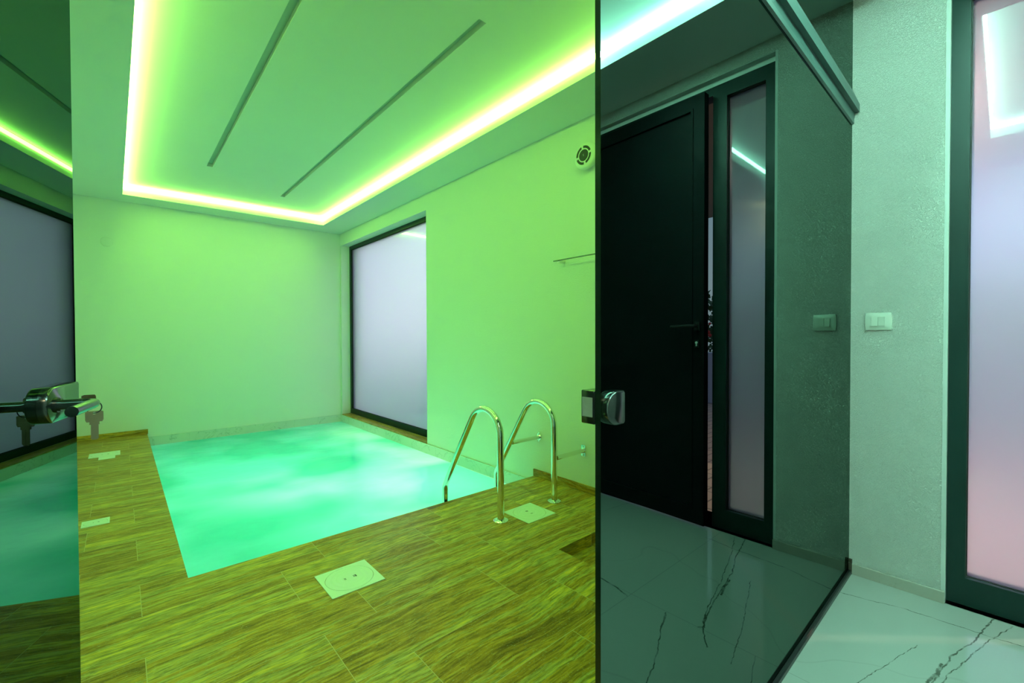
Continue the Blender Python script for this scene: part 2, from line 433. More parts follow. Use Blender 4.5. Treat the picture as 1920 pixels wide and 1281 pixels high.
def tag(o, label, cat, group=None, kind=None):
    if label: o['label'] = label
    if cat: o['category'] = cat
    if group: o['group'] = group
    if kind: o['kind'] = kind
    return o

def struct(o, label=None):
    o['kind'] = 'structure'
    if label:
        o['label'] = label
    return o

def thing(name, label, cat, loc, group=None, kind=None):
    o = bpy.data.objects.new(name, None)
    o.empty_display_size = 0.05
    col.objects.link(o)
    o.location = loc
    return tag(o, label, cat, group, kind)

def prism(bm, pts, axis, a, b, mi=0):
    """extrude a 2D outline. axis 'x': pts are (y,z); 'y': (x,z); 'z': (x,y)"""
    def P(p, t):
        return {'x': (t, p[0], p[1]), 'y': (p[0], t, p[1]), 'z': (p[0], p[1], t)}[axis]
    lo = [bm.verts.new(P(p, a)) for p in pts]
    hi = [bm.verts.new(P(p, b)) for p in pts]
    fs = [bm.faces.new(lo), bm.faces.new(list(reversed(hi)))]
    n = len(pts)
    for i in range(n):
        fs.append(bm.faces.new((lo[i], hi[i], hi[(i + 1) % n], lo[(i + 1) % n])))
    for f in fs: f.material_index = mi
    return fs

def tube(bm, pts, r, seg=20, cap=True):
    pts = [Vector(p) for p in pts]
    rings = []
    up = None
    for i, p in enumerate(pts):
        if i == 0: t = pts[1] - pts[0]
        elif i == len(pts) - 1: t = pts[-1] - pts[-2]
        else: t = (pts[i + 1] - p).normalized() + (p - pts[i - 1]).normalized()
        t.normalize()
        if up is None:
            up = t.orthogonal().normalized()
        up = (up - t * up.dot(t)).normalized()
        sd = t.cross(up)
        rr = r[i] if isinstance(r, (list, tuple)) else r
        rings.append([bm.verts.new(p + up * (math.cos(2 * math.pi * k / seg) * rr) + sd * (math.sin(2 * math.pi * k / seg) * rr)) for k in range(seg)])
    for a, b in zip(rings, rings[1:]):
        for k in range(seg):
            bm.faces.new((a[k], a[(k + 1) % seg], b[(k + 1) % seg], b[k]))
    if cap:
        bm.faces.new(list(reversed(rings[0]))); bm.faces.new(rings[-1])

def smooth_path(ctrl, n=8):
    """Catmull-Rom through control points"""
    c = [Vector(p) for p in ctrl]
    c = [c[0] * 2 - c[1]] + c + [c[-1] * 2 - c[-2]]
    out = []
    for i in range(1, len(c) - 2):
        for k in range(n):
            t = k / n
            out.append(0.5 * ((2 * c[i]) + (c[i + 1] - c[i - 1]) * t + (2 * c[i - 1] - 5 * c[i] + 4 * c[i + 1] - c[i + 2]) * t * t
                              + (3 * c[i] - c[i - 1] - 3 * c[i + 1] + c[i + 2]) * t ** 3))
    out.append(c[-2])
    return out

def lathe(bm, prof, seg=48, xf=None):
    """prof: (radius, height) pairs, spun round z"""
    n0 = len(bm.verts)
    rings = []
    vs = []
    for r_, h in prof:
        if r_ < 1e-6:
            v = bm.verts.new((0, 0, h)); rings.append([v]); vs.append(v)
        else:
            rg = [bm.verts.new((r_ * math.cos(2 * math.pi * k / seg), r_ * math.sin(2 * math.pi * k / seg), h)) for k in range(seg)]
            rings.append(rg); vs += rg
    for a, b in zip(rings, rings[1:]):
        for k in range(seg):
            k2 = (k + 1) % seg
            if len(a) == 1 and len(b) == 1: continue
            if len(a) == 1: bm.faces.new((a[0], b[k], b[k2]))
            elif len(b) == 1: bm.faces.new((a[k], a[k2], b[0]))
            else: bm.faces.new((a[k], a[k2], b[k2], b[k]))
    if xf is not None:
        bmesh.ops.transform(bm, matrix=xf, verts=vs)

def grid_slab(bm, axis, a, b, us, vs, holes):
    """slab of cells between sorted cuts us x vs; cells inside a hole (u0,u1,v0,v1) are left out"""
    for i in range(len(us) - 1):
        for j in range(len(vs) - 1):
            cu, cv = (us[i] + us[i + 1]) / 2, (vs[j] + vs[j + 1]) / 2
            if any(h[0] < cu < h[1] and h[2] < cv < h[3] for h in holes): continue
            if axis == 'x': add_box(bm, a, b, us[i], us[i + 1], vs[j], vs[j + 1])
            elif axis == 'y': add_box(bm, us[i], us[i + 1], a, b, vs[j], vs[j + 1])
            else: add_box(bm, us[i], us[i + 1], vs[j], vs[j + 1], a, b)

# ------------------------------------------------------------------ setting: pool room walls
WIN = (3.755, 5.960, -0.040, 2.246)      # y0,y1,z0,z1 of the pool window opening
bm = bmesh.new()
grid_slab(bm, 'x', XW, XW + 0.30, [YG + 0.013, WIN[0], WIN[1], YF + 0.25], [-1.30, WIN[2], WIN[3], 2.62], [WIN])
struct(obj('wall_right', bm, M['wall_pool']), 'rendered pool room wall on the right with the frosted window')
struct(obj('wall_back', bm_box(XL - 0.2, XW, YF, YF + 0.25, -1.30, 2.62), M['wall_far']), 'far rendered wall behind the pool')
struct(obj('wall_left', bm_box(XL - 0.2, XL, YB - 0.2, YF, -1.30, 2.62), M['wall_pool']), 'left wall running past hall and pool room')
# hall right wall with the door opening
OPY0, OPY1, OPZ = -1.140, 0.146, 2.335
bm = bmesh.new()
grid_slab(bm, 'x', XH, XH + 0.22, [YB, OPY0, OPY1, YG + 0.013], [-0.10, 0.0, OPZ, 2.62], [(OPY0, OPY1, 0.0, OPZ)])
struct(obj('wall_hall', bm, M['wall_hall']), 'heavily textured hall wall beside the entrance door')
struct(obj('wall_front', bm_box(XL - 0.2, XH + 0.22, YB - 0.2, YB, -0.10, 2.62), M['wall_hall']), 'hall wall behind the camera')

# smooth reveals round the openings (thin plaster lining)
bm = bmesh.new()
add_box(bm, XH + 0.001, XH + 0.033, OPY1 - 0.003, OPY1 + 0.0, 0.0, OPZ)
add_box(bm, XH + 0.001, XH + 0.05, OPY0, OPY1 - 0.003, OPZ - 0.003, OPZ)
add_box(bm, XH - 0.0008, XH - 0.0001, OPY1 - 0.001, OPY1 + 0.009, 0.046, OPZ)
struct(obj('trim_1', bm, simple('corner_bead_paint', (0.56, 0.57, 0.56), 0.7, var=0.02)), 'smooth painted reveal round the entrance opening')
bm = bmesh.new()
add_box(bm, XW + 0.001, XW + 0.12, WIN[1] - 0.003, WIN[1], WIN[2] + 0.015, WIN[3])
add_box(bm, XW + 0.001, XW + 0.12, WIN[0], WIN[0] + 0.003, WIN[2] + 0.015, WIN[3])
add_box(bm, XW + 0.001, XW + 0.12, WIN[0] + 0.003, WIN[1] - 0.003, WIN[3] - 0.003, WIN[3])
struct(obj('trim_2', bm, M['reveal']), 'smooth painted reveal round the pool window')

# ------------------------------------------------------------------ ceilings
C_POOL = [(0.031, 5.702), (1.895, 5.642), (1.880, 0.85), (0.075, 0.85)]
C_HALL = [(0.100, 0.082), (1.890, 0.082), (1.890, -0.58), (0.100, -0.58)]

def soffit(x0, x1, y0, y1, hole, z0, z1):
    """flat ring: rectangle minus the cove outline"""
    bm = bmesh.new()
    outer = [(x0, y1), (x1, y1), (x1, y0), (x0, y0)]
    for z, in ((z0,), (z1,)):
        pass
    O = [[bm.verts.new((p[0], p[1], z)) for p in outer] for z in (z0, z1)]
    I = [[bm.verts.new((p[0], p[1], z)) for p in hole] for z in (z0, z1)]
    for i in range(4):
        j = (i + 1) % 4
        bm.faces.new((O[0][i], O[0][j], I[0][j], I[0][i]))
        bm.faces.new((O[1][i], I[1][i], I[1][j], O[1][j]))
        bm.faces.new((I[0][i], I[0][j], I[1][j], I[1][i]))
        bm.faces.new((O[0][i], O[1][i], O[1][j], O[0][j]))
    return bm
struct(obj('ceiling', soffit(XL, XW, YG + 0.013, YF, C_POOL, ZC, ZR), M['ceiling']), 'lowered ceiling border round the pool room cove')
struct(obj('ceiling', soffit(XL, XH, YB, YG, C_HALL, ZC, ZR), M['ceiling']), 'lowered ceiling border round the hall cove')
SLOTS = [(0.577, 0.620, 1.66, 4.63), (1.277, 1.320, 1.66, 5.11)]
bm = bmesh.new()
grid_slab(bm, 'z', ZR, ZR + 0.03, [XL, SLOTS[0][0], SLOTS[0][1], SLOTS[1][0], SLOTS[1][1], XW],
          [YG + 0.013, 1.66, 4.63, 5.11, YF], SLOTS)
add_box(bm, XL, XW, YG + 0.013, YF, ZR + 0.045, ZR + 0.12)
struct(obj('ceiling', bm, M['ceiling']), 'raised ceiling panel over the pool')
struct(obj('ceiling', bm_box(XL, XH, YB, YG, ZR, ZR + 0.12), M['ceiling']), 'raised ceiling panel over the hall')
lab = ['long recessed slot diffuser in the ceiling, the left one', 'long recessed slot diffuser in the ceiling, the right one with clear end']
for (x0, x1, y0, y1), lb in zip(SLOTS, lab):
    t = thing('slot_diffuser', lb, 'ceiling slot', ((x0 + x1) / 2, (y0 + y1) / 2, ZR + 0.030), 'slot diffusers in the raised ceiling')
    obj('insert', bm_box(x0 - 0.004, x1 + 0.004, y0 - 0.004, y1 + 0.004, ZR + 0.031, ZR + 0.044), M['slot'], t)

def led_ring(poly, z0, z1, t_in):
    """narrow strip running round the inside of the cove"""
    bm = bmesh.new()
    cx = sum(p[0] for p in poly) / 4; cy = sum(p[1] for p in poly) / 4
    def off(d):
        return [(p[0] + (d if p[0] < cx else -d), p[1] + (d if p[1] < cy else -d)) for p in poly]
    a, b = off(0.001), off(t_in)
    A = [[bm.verts.new((p[0], p[1], z)) for p in a] for z in (z0, z1)]
    B = [[bm.verts.new((p[0], p[1], z)) for p in b] for z in (z0, z1)]
    for i in range(4):
        j = (i + 1) % 4
        bm.faces.new((A[0][i], A[0][j], B[0][j], B[0][i]))
        bm.faces.new((A[1][i], B[1][i], B[1][j], A[1][j]))
        bm.faces.new((B[0][i], B[0][j], B[1][j], B[1][i]))
        bm.faces.new((A[0][i], A[1][i], A[1][j], A[0][j]))
    return bm
tag(obj('led_strip', led_ring(C_POOL, 2.462, 2.486, 0.012), M['led_pool']),
    'glowing lime green light strip round the ceiling cove above the pool', 'light strip')
tag(obj('led_strip', led_ring(C_HALL, 2.462, 2.486, 0.012), M['led_hall']),
    'glowing cool white light strip in the hall ceiling, seen mirrored in the glass', 'light strip')

# ------------------------------------------------------------------ floors
# pool deck: L-shape round the pool, with a lower step along the glass
RX, RY, RZ = 1.533, 1.395, -0.062
bm = bmesh.new()
add_box(bm, XL, PX0, PY0, YF, -0.14, 0.0)
add_box(bm, XL, RX, YG + 0.013, RY, -0.14, 0.0)
add_box(bm, XL, XW, RY, PY0, -0.14, 0.0)
add_box(bm, RX + 0.0005, XW, YG + 0.013, RY - 0.0005, RZ - 0.06, RZ)
struct(obj('floor', bm, M['deck']), 'brown vein cut stone deck round the pool with a sunken step')
struct(obj('floor', bm_box(XL, XH + 0.22, YB, YG + 0.013, -0.10, 0.0), M['marble']), 'polished white hall floor with dark veins')

# skirting of the deck
bm = bm_box(XW - 0.011, XW, RY + 0.0, PY0 + 0.004, 0.0, 0.050)
add_box(bm, XW - 0.011, XW, YG + 0.02, RY, RZ, -0.012)
struct(obj('baseboard_right', bm, M['stone_y']), 'brown stone skirting on the right pool wall')
struct(obj('baseboard_back', bm_box(XL, PX0 + 0.006, YF - 0.011, YF, 0.0, 0.050), M['stone']), 'brown stone skirting at the far wall')
struct(obj('baseboard_hall', bev(bm_box(XH - 0.010, XH, OPY1 - 0.002, YG - 0.002, 0.0, 0.044), 0.001, 1), M['base_hall']), 'low beige tile skirting in the hall')

# ------------------------------------------------------------------ pool
pool = thing('swimming_pool', 'small indoor pool sunk into the brown stone deck under the frosted window', 'pool', (1.2, 4.1, -1.2))
bm = bmesh.new()
add_box(bm, PX0 - 0.1, XW - 0.002, PY0 - 0.1, YF - 0.002, -1.30, -1.20)
add_box(bm, PX0 - 0.1, PX0, PY0, YF - 0.002, -1.20, -0.062)
add_box(bm, PX0 - 0.1, XW - 0.002, PY0 - 0.1, PY0, -1.20, -0.062)
add_box(bm, XW - 0.012, XW - 0.002, PY0, YF - 0.012, -1.20, -0.14)
add_box(bm, PX0, XW - 0.002, YF - 0.012, YF - 0.002, -1.20, -0.14)
obj('basin', bm, M['basin'], pool)
bm = bmesh.new()
add_box(bm, XW - 0.010, XW, PY0 + 0.004, YF - 0.010, -0.145, -0.036)
add_box(bm, PX0 + 0.006, XW, YF - 0.010, YF, -0.145, -0.036)
tag(obj('curb', bm, M['curb'], pool), 'pale veined marble border along the waterline', None)
bm = bmesh.new()
nx, ny = 40, 72
vv = [[bm.verts.new((PX0 + (XW - 0.0125 - PX0) * i / nx, PY0 + (YF - 0.0125 - PY0) * j / ny,
        ZWATER + 0.0012 * math.sin(i * 0.7 + j * 0.31) * math.cos(j * 0.45 - i * 0.2))) for j in range(ny + 1)] for i in range(nx + 1)]
for i in range(nx):
    for j in range(ny):
        bm.faces.new((vv[i][j], vv[i + 1][j], vv[i + 1][j + 1], vv[i][j + 1]))
tag(obj('pool_water', bm, M['water'], smooth=True, recalc=False), 'glowing emerald green water filling the pool', 'water', kind='stuff')

# ------------------------------------------------------------------ windows
def frame_rect(bm, xa, xb, y0, y1, z0, z1, w):
    """rectangular frame of four mitred bars in a plane of constant x, stepped profile"""
    wl_, wr, wb, wt = w
    o = [(y0, z0), (y1, z0), (y1, z1), (y0, z1)]
    i_ = [(y0 + wl_, z0 + wb), (y1 - wr, z0 + wb), (y1 - wr, z1 - wt), (y0 + wl_, z1 - wt)]
    for k in range(4):
        j = (k + 1) % 4
        q = [o[k], o[j], i_[j], i_[k]]
        prism(bm, q, 'x', xa, xb)

w1 = thing('window_1', 'large frosted window with dark frame beside the pool', 'window', (2.36, 4.85, WIN[2]), kind='structure')
bm = bmesh.new()
frame_rect(bm, 2.343, 2.420, WIN[0], WIN[1], -0.024, WIN[3], (0.058, 0.058, 0.066, 0.050))
obj('window_frame', bm, M['anthracite'], w1)
bm = bmesh.new()
frame_rect(bm, 2.352, 2.360, WIN[0] + 0.055, WIN[1] - 0.055, 0.038, WIN[3] - 0.047, (0.010, 0.010, 0.010, 0.010))
obj('gasket', bm, M['rubber'], w1)
obj('pane', bm_box(2.362, 2.374, WIN[0] + 0.05, WIN[1] - 0.05, 0.03, WIN[3] - 0.04), M['frost'], w1)
obj('window_sill', bev(bm_box(XW - 0.006, 2.343, WIN[0] + 0.002, WIN[1] - 0.002, WIN[2], WIN[2] + 0.0145), 0.002, 1), M['stone_y'], w1)

# entrance: sidelight
w2 = thing('window_2', 'tall narrow frosted sidelight in a dark frame next to the entrance door', 'window', (2.36, 0.0, 0.0), kind='structure')
SY0, SY1 = -0.159, 0.1425
bm = bmesh.new()
frame_rect(bm, 2.329, 2.400, SY0, SY1, 0.0, 2.306, (0.070, 0.050, 0.102, 0.070))
obj('window_frame', bm, M['anthracite'], w2)
bm = bmesh.new()
frame_rect(bm, 2.350, 2.358, SY0 + 0.066, SY1 - 0.046, 0.096, 2.306 - 0.064, (0.008,) * 4)
obj('gasket', bm, M['rubber'], w2)
obj('pane', bm_box(2.360, 2.372, SY0 + 0.06, SY1 - 0.04, 0.09, 2.25), M['frost_hall'], w2)

# entrance door, standing slightly ajar
d1 = thing('door_1', 'dark grey entrance door standing slightly ajar, seen mirrored in the tinted glass', 'door', (2.346, -1.080, 0.0), kind='structure')
bm = bmesh.new()
add_box(bm, 2.329, 2.400, OPY0 + 0.002, SY0 - 0.0, 2.262, 2.306)
add_box(bm, 2.329, 2.400, OPY0 + 0.002, -1.080, 0.0, 2.262)
obj('door_frame', bm, M['anthracite'], d1)
struct(obj('trim_3', bm_box(2.335, 2.395, OPY0, SY1, 2.306, OPZ - 0.003), M['reveal']), 'plaster packing over the entrance frame')
ang = R(2.0)
LX = Matrix.Translation((2.326, -1.078, 0)) @ Matrix.Rotation(ang, 4, 'Z')
LW, LZ0, LZ1 = 0.912, 0.016, 2.258
bm = bmesh.new()
g0, g1, gz0, gz1 = 0.072, LW - 0.072, 0.105, LZ1 - 0.075
grid_slab(bm, 'x', -0.045, 0.0, [0, g0, g1, LW], [LZ0, gz0, gz1, LZ1], [(g0, g1, gz0, gz1)])
obj('door_leaf', bm, M['leaf'], d1, xf=LX)
bm = bmesh.new()
add_box(bm, -0.034, -0.008, g0, g1, gz0, gz1)
frame_rect(bm, -0.050, -0.045, g0 - 0.012, g1 + 0.012, gz0 - 0.012, gz1 + 0.012, (0.012,) * 4)
obj('door_panel', bm, M['leaf'], d1, xf=LX)
bm = bmesh.new()
prism(bm, [(LW - 0.045, 1.035), (LW - 0.018, 1.035), (LW - 0.018, 1.080), (LW - 0.045, 1.080)], 'x', -0.058, -0.0505)
tube(bm, [(-0.055, LW - 0.03, 1.058), (-0.098, LW - 0.03, 1.058)], 0.009, 14)
tube(bm, smooth_path([(-0.095, LW - 0.028, 1.058), (-0.103, LW - 0.05, 1.058), (-0.103, LW - 0.09, 1.057), (-0.098, LW - 0.155, 1.055)], 5), 0.0085, 14)
obj('door_handle', bm, M['rubber'], d1, smooth=True, xf=LX)
bm = bmesh.new()
prism(bm, [(LW - 0.045, 0.945), (LW - 0.022, 0.945), (LW - 0.022, 0.985), (LW - 0.045, 0.985)], 'x', -0.056, -0.0505)
ek = obj('escutcheon', bm, M['rubber'], d1, xf=LX)
bm = bmesh.new()
tube(bm, [(-0.060, LW - 0.033, 0.971), (-0.055, LW - 0.033, 0.971)], 0.0065, 16)
add_box(bm, -0.060, -0.055, LW - 0.036, LW - 0.030, 0.953, 0.971)
obj('lock_cylinder', bm, M['white_plastic'], d1, xf=LX)

# ------------------------------------------------------------------ glass partition
gp = thing('glass_partition', 'fixed sheet of dark reflective glass mirroring the entrance door and hall wall', 'glass partition', (1.44, YG, 0.0))
bm = bmesh.new()
fs = add_box(bm, 0.578, XW - 0.001, YG, YG + 0.011, 0.012, ZC)
add_box(bm, XW - 0.001, XH, YG, YG + 0.0105, 0.012, ZC)
for f in bm.faces:
    c_ = f.calc_center_median()
    f.material_index = 1 if abs(c_.x - 0.578) < 1e-4 else 0
obj('glass_pane', bm, [M['tinted'], M['glass_edge_dark']], gp)
bm = bmesh.new()
prism(bm, [(YG - 0.011, 0.0), (YG + 0.0125, 0.0), (YG + 0.0125, 0.014), (YG + 0.0112, 0.014), (YG + 0.0112, 0.0115), (YG - 0.001, 0.0115), (YG - 0.001, 0.017), (YG - 0.008, 0.017), (YG - 0.011, 0.013)], 'x', 0.578, XH - 0.012)
tag(obj('floor_channel', bm, M['black'], gp), 'black channel holding the glass at the floor', None)
bm = bmesh.new()
add_box(bm, XH - 0.012, XH - 0.0005, YG - 0.012, YG - 0.0005, 0.0, 0.062)
add_box(bm, XH - 0.020, XH - 0.012, YG - 0.008, YG - 0.001, 0.020, 0.050)
tag(obj('end_block', bev(bm, 0.001, 1), simple('scuffed_metal', (0.10, 0.08, 0.06), 0.4, metal=0.5, var=0.5, vscale=90), gp), 'scuffed metal end block at the wall', None)
# strike keeper: D shaped on the hall side
def dshape(x0, x1, z0, z1, flat='right', n=18):
    r_ = (z1 - z0) / 2; zc = (z0 + z1) / 2
    pts = []
    if flat == 'right':
        for k in range(n + 1):
            t_ = math.pi / 2 + math.pi * k / n
            pts.append((x0 + r_ + r_ * math.cos(t_), zc + r_ * math.sin(t_)))
        pts += [(x1 - 0.003, z0), (x1, z0 + 0.003), (x1, z1 - 0.003), (x1 - 0.003, z1)]
    return pts
def prism_bevel(bm, pts, a, b, inset, depth, axis='y'):
    """prism from a to b, its b end narrowed by inset over depth"""
    cx_ = sum(p[0] for p in pts) / len(pts); cz_ = sum(p[1] for p in pts) / len(pts)
    def sh(p, d):
        v = Vector((p[0] - cx_, p[1] - cz_)); L = v.length
        v = v * (1 - d / L)
        return (cx_ + v.x, cz_ + v.y)
    s_ = 1 if b > a else -1
    lv = [(pts, a), (pts, b - s_ * depth), ([sh(p, inset * 0.3) for p in pts], b - s_ * depth * 0.4), ([sh(p, inset) for p in pts], b)]
    rings = []
    for pp, t in lv:
        rings.append([bm.verts.new((p[0], t, p[1]) if axis == 'y' else (t, p[0], p[1])) for p in pp])
    n = len(pts)
    bm.faces.new(rings[0]); bm.faces.new(list(reversed(rings[-1])))
    for r0, r1 in zip(rings, rings[1:]):
        for i in range(n):
            bm.faces.new((r0[i], r1[i], r1[(i + 1) % n], r0[(i + 1) % n]))
bm = bmesh.new()
prism_bevel(bm, dshape(0.5800, 0.629, 0.8555, 0.9115), YG - 0.0005, YG - 0.0125, 0.0025, 0.003)
kp = obj('strike_keeper', bm, M['handle_black'], gp, smooth=True)
tag(kp, 'black D shaped strike keeper', None)
bm = bmesh.new()
tube(bm, [(0.5792, YG - 0.006, 0.877), (0.5808, YG - 0.006, 0.877)], 0.0018, 14)
obj('screw', bm, M['chrome'], kp)
bm = bmesh.new()   # strike box on the pool side with a pale latch pocket facing the door
add_box(bm, 0.576, 0.640, YG + 0.0115, YG + 0.0390, 0.8570, 0.9125)
bev(bm, 0.002, 2)
sb = obj('strike_box', bm, M['handle_black'], gp, smooth=True)
bm = bmesh.new()
add_box(bm, 0.5754, 0.5759, YG + 0.0170, YG + 0.0340, 0.8710, 0.8990)
frame_rect(bm, 0.5745, 0.5757, YG + 0.0150, YG + 0.0355, 0.8690, 0.9010, (0.0022,) * 4)
tag(obj('latch_pocket', bm, M['pocket'], sb), 'pale worn latch pocket', None)

# head rail
rail_prof = [(YG - 0.0005, 2.030), (YG - 0.022, 1.970), (YG - 0.025, 1.962), (YG - 0.025, 1.929), (YG - 0.010, 1.929), (YG - 0.007, 1.905),
             (YG - 0.007, 1.888), (YG - 0.0005, 1.884)]
bm = bmesh.new()
prism(bm, rail_prof, 'x', XL + 0.002, XH - 0.001)
hr = tag(obj('head_rail', bm, M['rail']), 'dark stepped metal rail crossing the top of the tinted glass', 'rail')

# glass beside and above the door opening (outside the picture, closes the partition)
gs = thing('glass_partition', 'narrow fixed glass sheet between the left wall and the glass door', 'glass partition', (-0.4, YG, 0.0))
obj('glass_pane', bm_box(XL, -0.215, YG, YG + 0.011, 0.0, ZC), M['tinted'], gs)
gt = thing('glass_transom', 'tinted glass light above the glass door opening', 'glass partition', (0.18, YG, 1.93))
obj('glass_pane', bm_box(-0.213, 0.576, YG, YG + 0.011, 1.94, ZC), M['tinted'], gt)

# ------------------------------------------------------------------ the open glass door
AD = R(11.75)
nD = Vector((math.cos(AD), -math.sin(AD), 0)); tD = Vector((math.sin(AD), math.cos(AD), 0))
HX = Vector((-0.1963, 0.434, 0.0))
# local frame: x = along the door towards the free edge, y = out of the face (to the camera side), z = up
DX = Matrix((tD, nD, Vector((0, 0, 1)))).transposed().to_4x4(); DX.translation = HX
SE = 0.6715
gd = thing('glass_door', 'dark reflective glass door standing open, mirroring the pool window', 'glass door', tuple(HX))
bm = bmesh.new()
add_box(bm, -0.07, SE, -0.010, 0.0, 0.012, 1.878)
for f in bm.faces:
    c_ = f.calc_center_median()
    f.material_index = 1 if abs(c_.x - SE) < 1e-4 else 0
obj('glass_pane', bm, [M['tinted'], M['glass_edge']], gd, xf=DX)
def lock_outline(s0, s1, z0, z1):
    return dshape(s0, s1, z0, z1)
bm = bmesh.new()
prism_bevel(bm, lock_outline(0.508, 0.640, 0.873, 0.927), 0.0003, 0.0125, 0.0022, 0.0028)
lc = obj('lock_case', bm, M['handle_black'], gd, smooth=True, xf=DX)
bm = bmesh.new()
prism_bevel(bm, lock_outline(0.508, 0.640, 0.873, 0.927), -0.0103, -0.0225, 0.0022, 0.0028)
obj('lock_case', bm, M['handle_black'], gd, smooth=True, xf=DX)
SL, ZL, OL = 0.5355, 0.900, 0.0575
bm = bmesh.new()
tube(bm, [(SL, 0.0126, ZL), (SL, 0.0165, ZL), (SL, 0.0166, ZL), (SL, 0.020, ZL)], [0.0115, 0.0115, 0.0095, 0.0095], 24)
tube(bm, [(SL, 0.018, ZL), (SL, OL - 0.010, ZL), (SL - 0.001, OL - 0.004, ZL), (SL - 0.005, OL, ZL), (SL - 0.012, OL, ZL), (0.437, OL, ZL)], 0.0074, 24)
tag(obj('lever_handle', bm, M['handle_black'], gd, smooth=True, xf=DX), 'round black lever handle', None)
bm = bmesh.new()
tube(bm, [(SL, -0.0228, ZL), (SL, -0.067, ZL), (SL - 0.005, -0.070, ZL), (0.437, -0.070, ZL)], 0.0074, 20)
obj('lever_handle', bm, M['handle_black'], gd, smooth=True, xf=DX)
SK = 0.602
bm = bmesh.new()
tube(bm, [(SK, 0.0126, 0.8915), (SK, 0.016, 0.8915)], 0.0085, 24)
add_box(bm, SK - 0.004, SK + 0.004, 0.0126, 0.0155, 0.877, 0.8915)
obj('lock_cylinder', bm, M['brass'], gd, smooth=True, xf=DX)

# keys: one in the cylinder, one hanging from it by a ring
def key_bm():
    """key in the x-z plane, blade along -z, bow centred on the origin"""
    bm = bmesh.new()
    w_, h_ = 0.0112, 0.0090
    hole = 0.0022
    # bow as a ring of quads round a round hole near the top
    outer = []
    n = 32
    hc = Vector((0, 0.0055))
    for k in range(n):
        a_ = 2 * math.pi * k / n
        dx_, dz_ = math.cos(a_), math.sin(a_)
        t_ = 1e9
        if abs(dx_) > 1e-6: t_ = min(t_, ((w_ if dx_ > 0 else -w_) - hc.x) / dx_)
        if abs(dz_) > 1e-6: t_ = min(t_, ((h_ if dz_ > 0 else -h_) - hc.y) / dz_)
        outer.append((hc.x + dx_ * t_, hc.y + dz_ * t_))
    inner = [(hc.x + hole * math.cos(2 * math.pi * k / n), hc.y + hole * math.sin(2 * math.pi * k / n)) for k in range(n)]
    T = 0.0012
    fo = [bm.verts.new((p[0], -T, p[1])) for p in outer]; fi = [bm.verts.new((p[0], -T, p[1])) for p in inner]
    bo = [bm.verts.new((p[0], T, p[1])) for p in outer]; bi = [bm.verts.new((p[0], T, p[1])) for p in inner]
    for k in range(n):
        j = (k + 1) % n
        bm.faces.new((fo[k], fo[j], fi[j], fi[k])); bm.faces.new((bo[j], bo[k], bi[k], bi[j]))
        bm.faces.new((fo[j], fo[k], bo[k], bo[j])); bm.faces.new((fi[k], fi[j], bi[j], bi[k]))
    # raised plate on the bow, shoulder and grooved blade
    frame_pts = [(-0.009, -0.0062), (0.009, -0.0062), (0.009, -0.0015), (-0.009, -0.0015)]
    prism(bm, frame_pts, 'y', -T - 0.0003, -T)
    prism(bm, [(-0.0062, -0.0090), (0.0062, -0.0090), (0.0062, -0.0135), (-0.0062, -0.0135)], 'y', -T, T)
    prism(bm, [(-0.0045, -0.0135), (0.0050, -0.0135), (0.0050, -0.036), (0.003, -0.039), (-0.0032, -0.039), (-0.0045, -0.0365)], 'y', -T * 0.7, T * 0.7)
    prism(bm, [(0.0002, -0.0135), (0.0016, -0.0135), (0.0016, -0.037), (0.0002, -0.037)], 'y', -T * 1.3, -T * 0.7)
    for q in range(5):
        z_ = -0.017 - q * 0.004
        prism(bm, [(-0.0028, z_), (-0.0012, z_), (-0.0012, z_ - 0.0018), (-0.0028, z_ - 0.0018)], 'y', -T * 0.75, -T * 0.7)
    return bm
# hanging key, turned to face the camera
kpos = HX + tD * SK + nD * 0.0405 + Vector((0, 0, 0.8700))
face = Vector((0.0, 0.0, 1.0)) - kpos; yaw_k = math.atan2(face.y, face.x) + math.pi / 2
KX = Matrix.Translation(kpos) @ Matrix.Rotation(yaw_k, 4, 'Z')
k2 = thing('key', 'nickel key hanging from the ring below the black door lever', 'key', tuple(kpos), 'keys on the glass door')
obj('key_body', key_bm(), M['nickel'], k2, xf=KX)
# inserted key: blade along -nD, bow upright
ibow = HX + tD * SK + nD * 0.034 + Vector((0, 0, 0.8955))
# local z of the key -> +nD, local x -> up
IX = Matrix((Vector((0, 0, 1)), tD, nD)).transposed().to_4x4(); IX.translation = ibow
k1 = thing('key', 'nickel key stuck in the lock cylinder behind the black door lever', 'key', tuple(ibow), 'keys on the glass door')
bm = key_bm()
bmesh.ops.bisect_plane(bm, geom=bm.verts[:] + bm.edges[:] + bm.faces[:], plane_co=(0, 0, -0.0172), plane_no=(0, 0, -1), clear_outer=True)
obj('key_body', bm, M['nickel'], k1, xf=IX)
bm = bmesh.new()
ringc = (kpos + Vector((0, 0, 0.0055)) + ibow + nD * 0.0055) / 2
p_a = ibow + nD * 0.0055; p_b = kpos + Vector((0, 0, 0.0055))
dv = (p_a - p_b); rr_ = dv.length / 2
ax1 = dv.normalized(); ax2 = Vector((nD.x, nD.y, 0))
ax2 = (ax2 - ax1 * ax2.dot(ax1)).normalized()
pts = [ringc + ax1 * (rr_ * math.cos(2 * math.pi * k / 36)) + ax2 * (rr_ * math.sin(2 * math.pi * k / 36)) for k in range(37)]
tube(bm, pts, 0.0008, 8, cap=False)
bmesh.ops.remove_doubles(bm, verts=bm.verts, dist=1e-5)
tag(obj('key_ring', bm, M['rubber'], smooth=True), 'thin wire ring joining the two keys at the door lock', 'key ring')

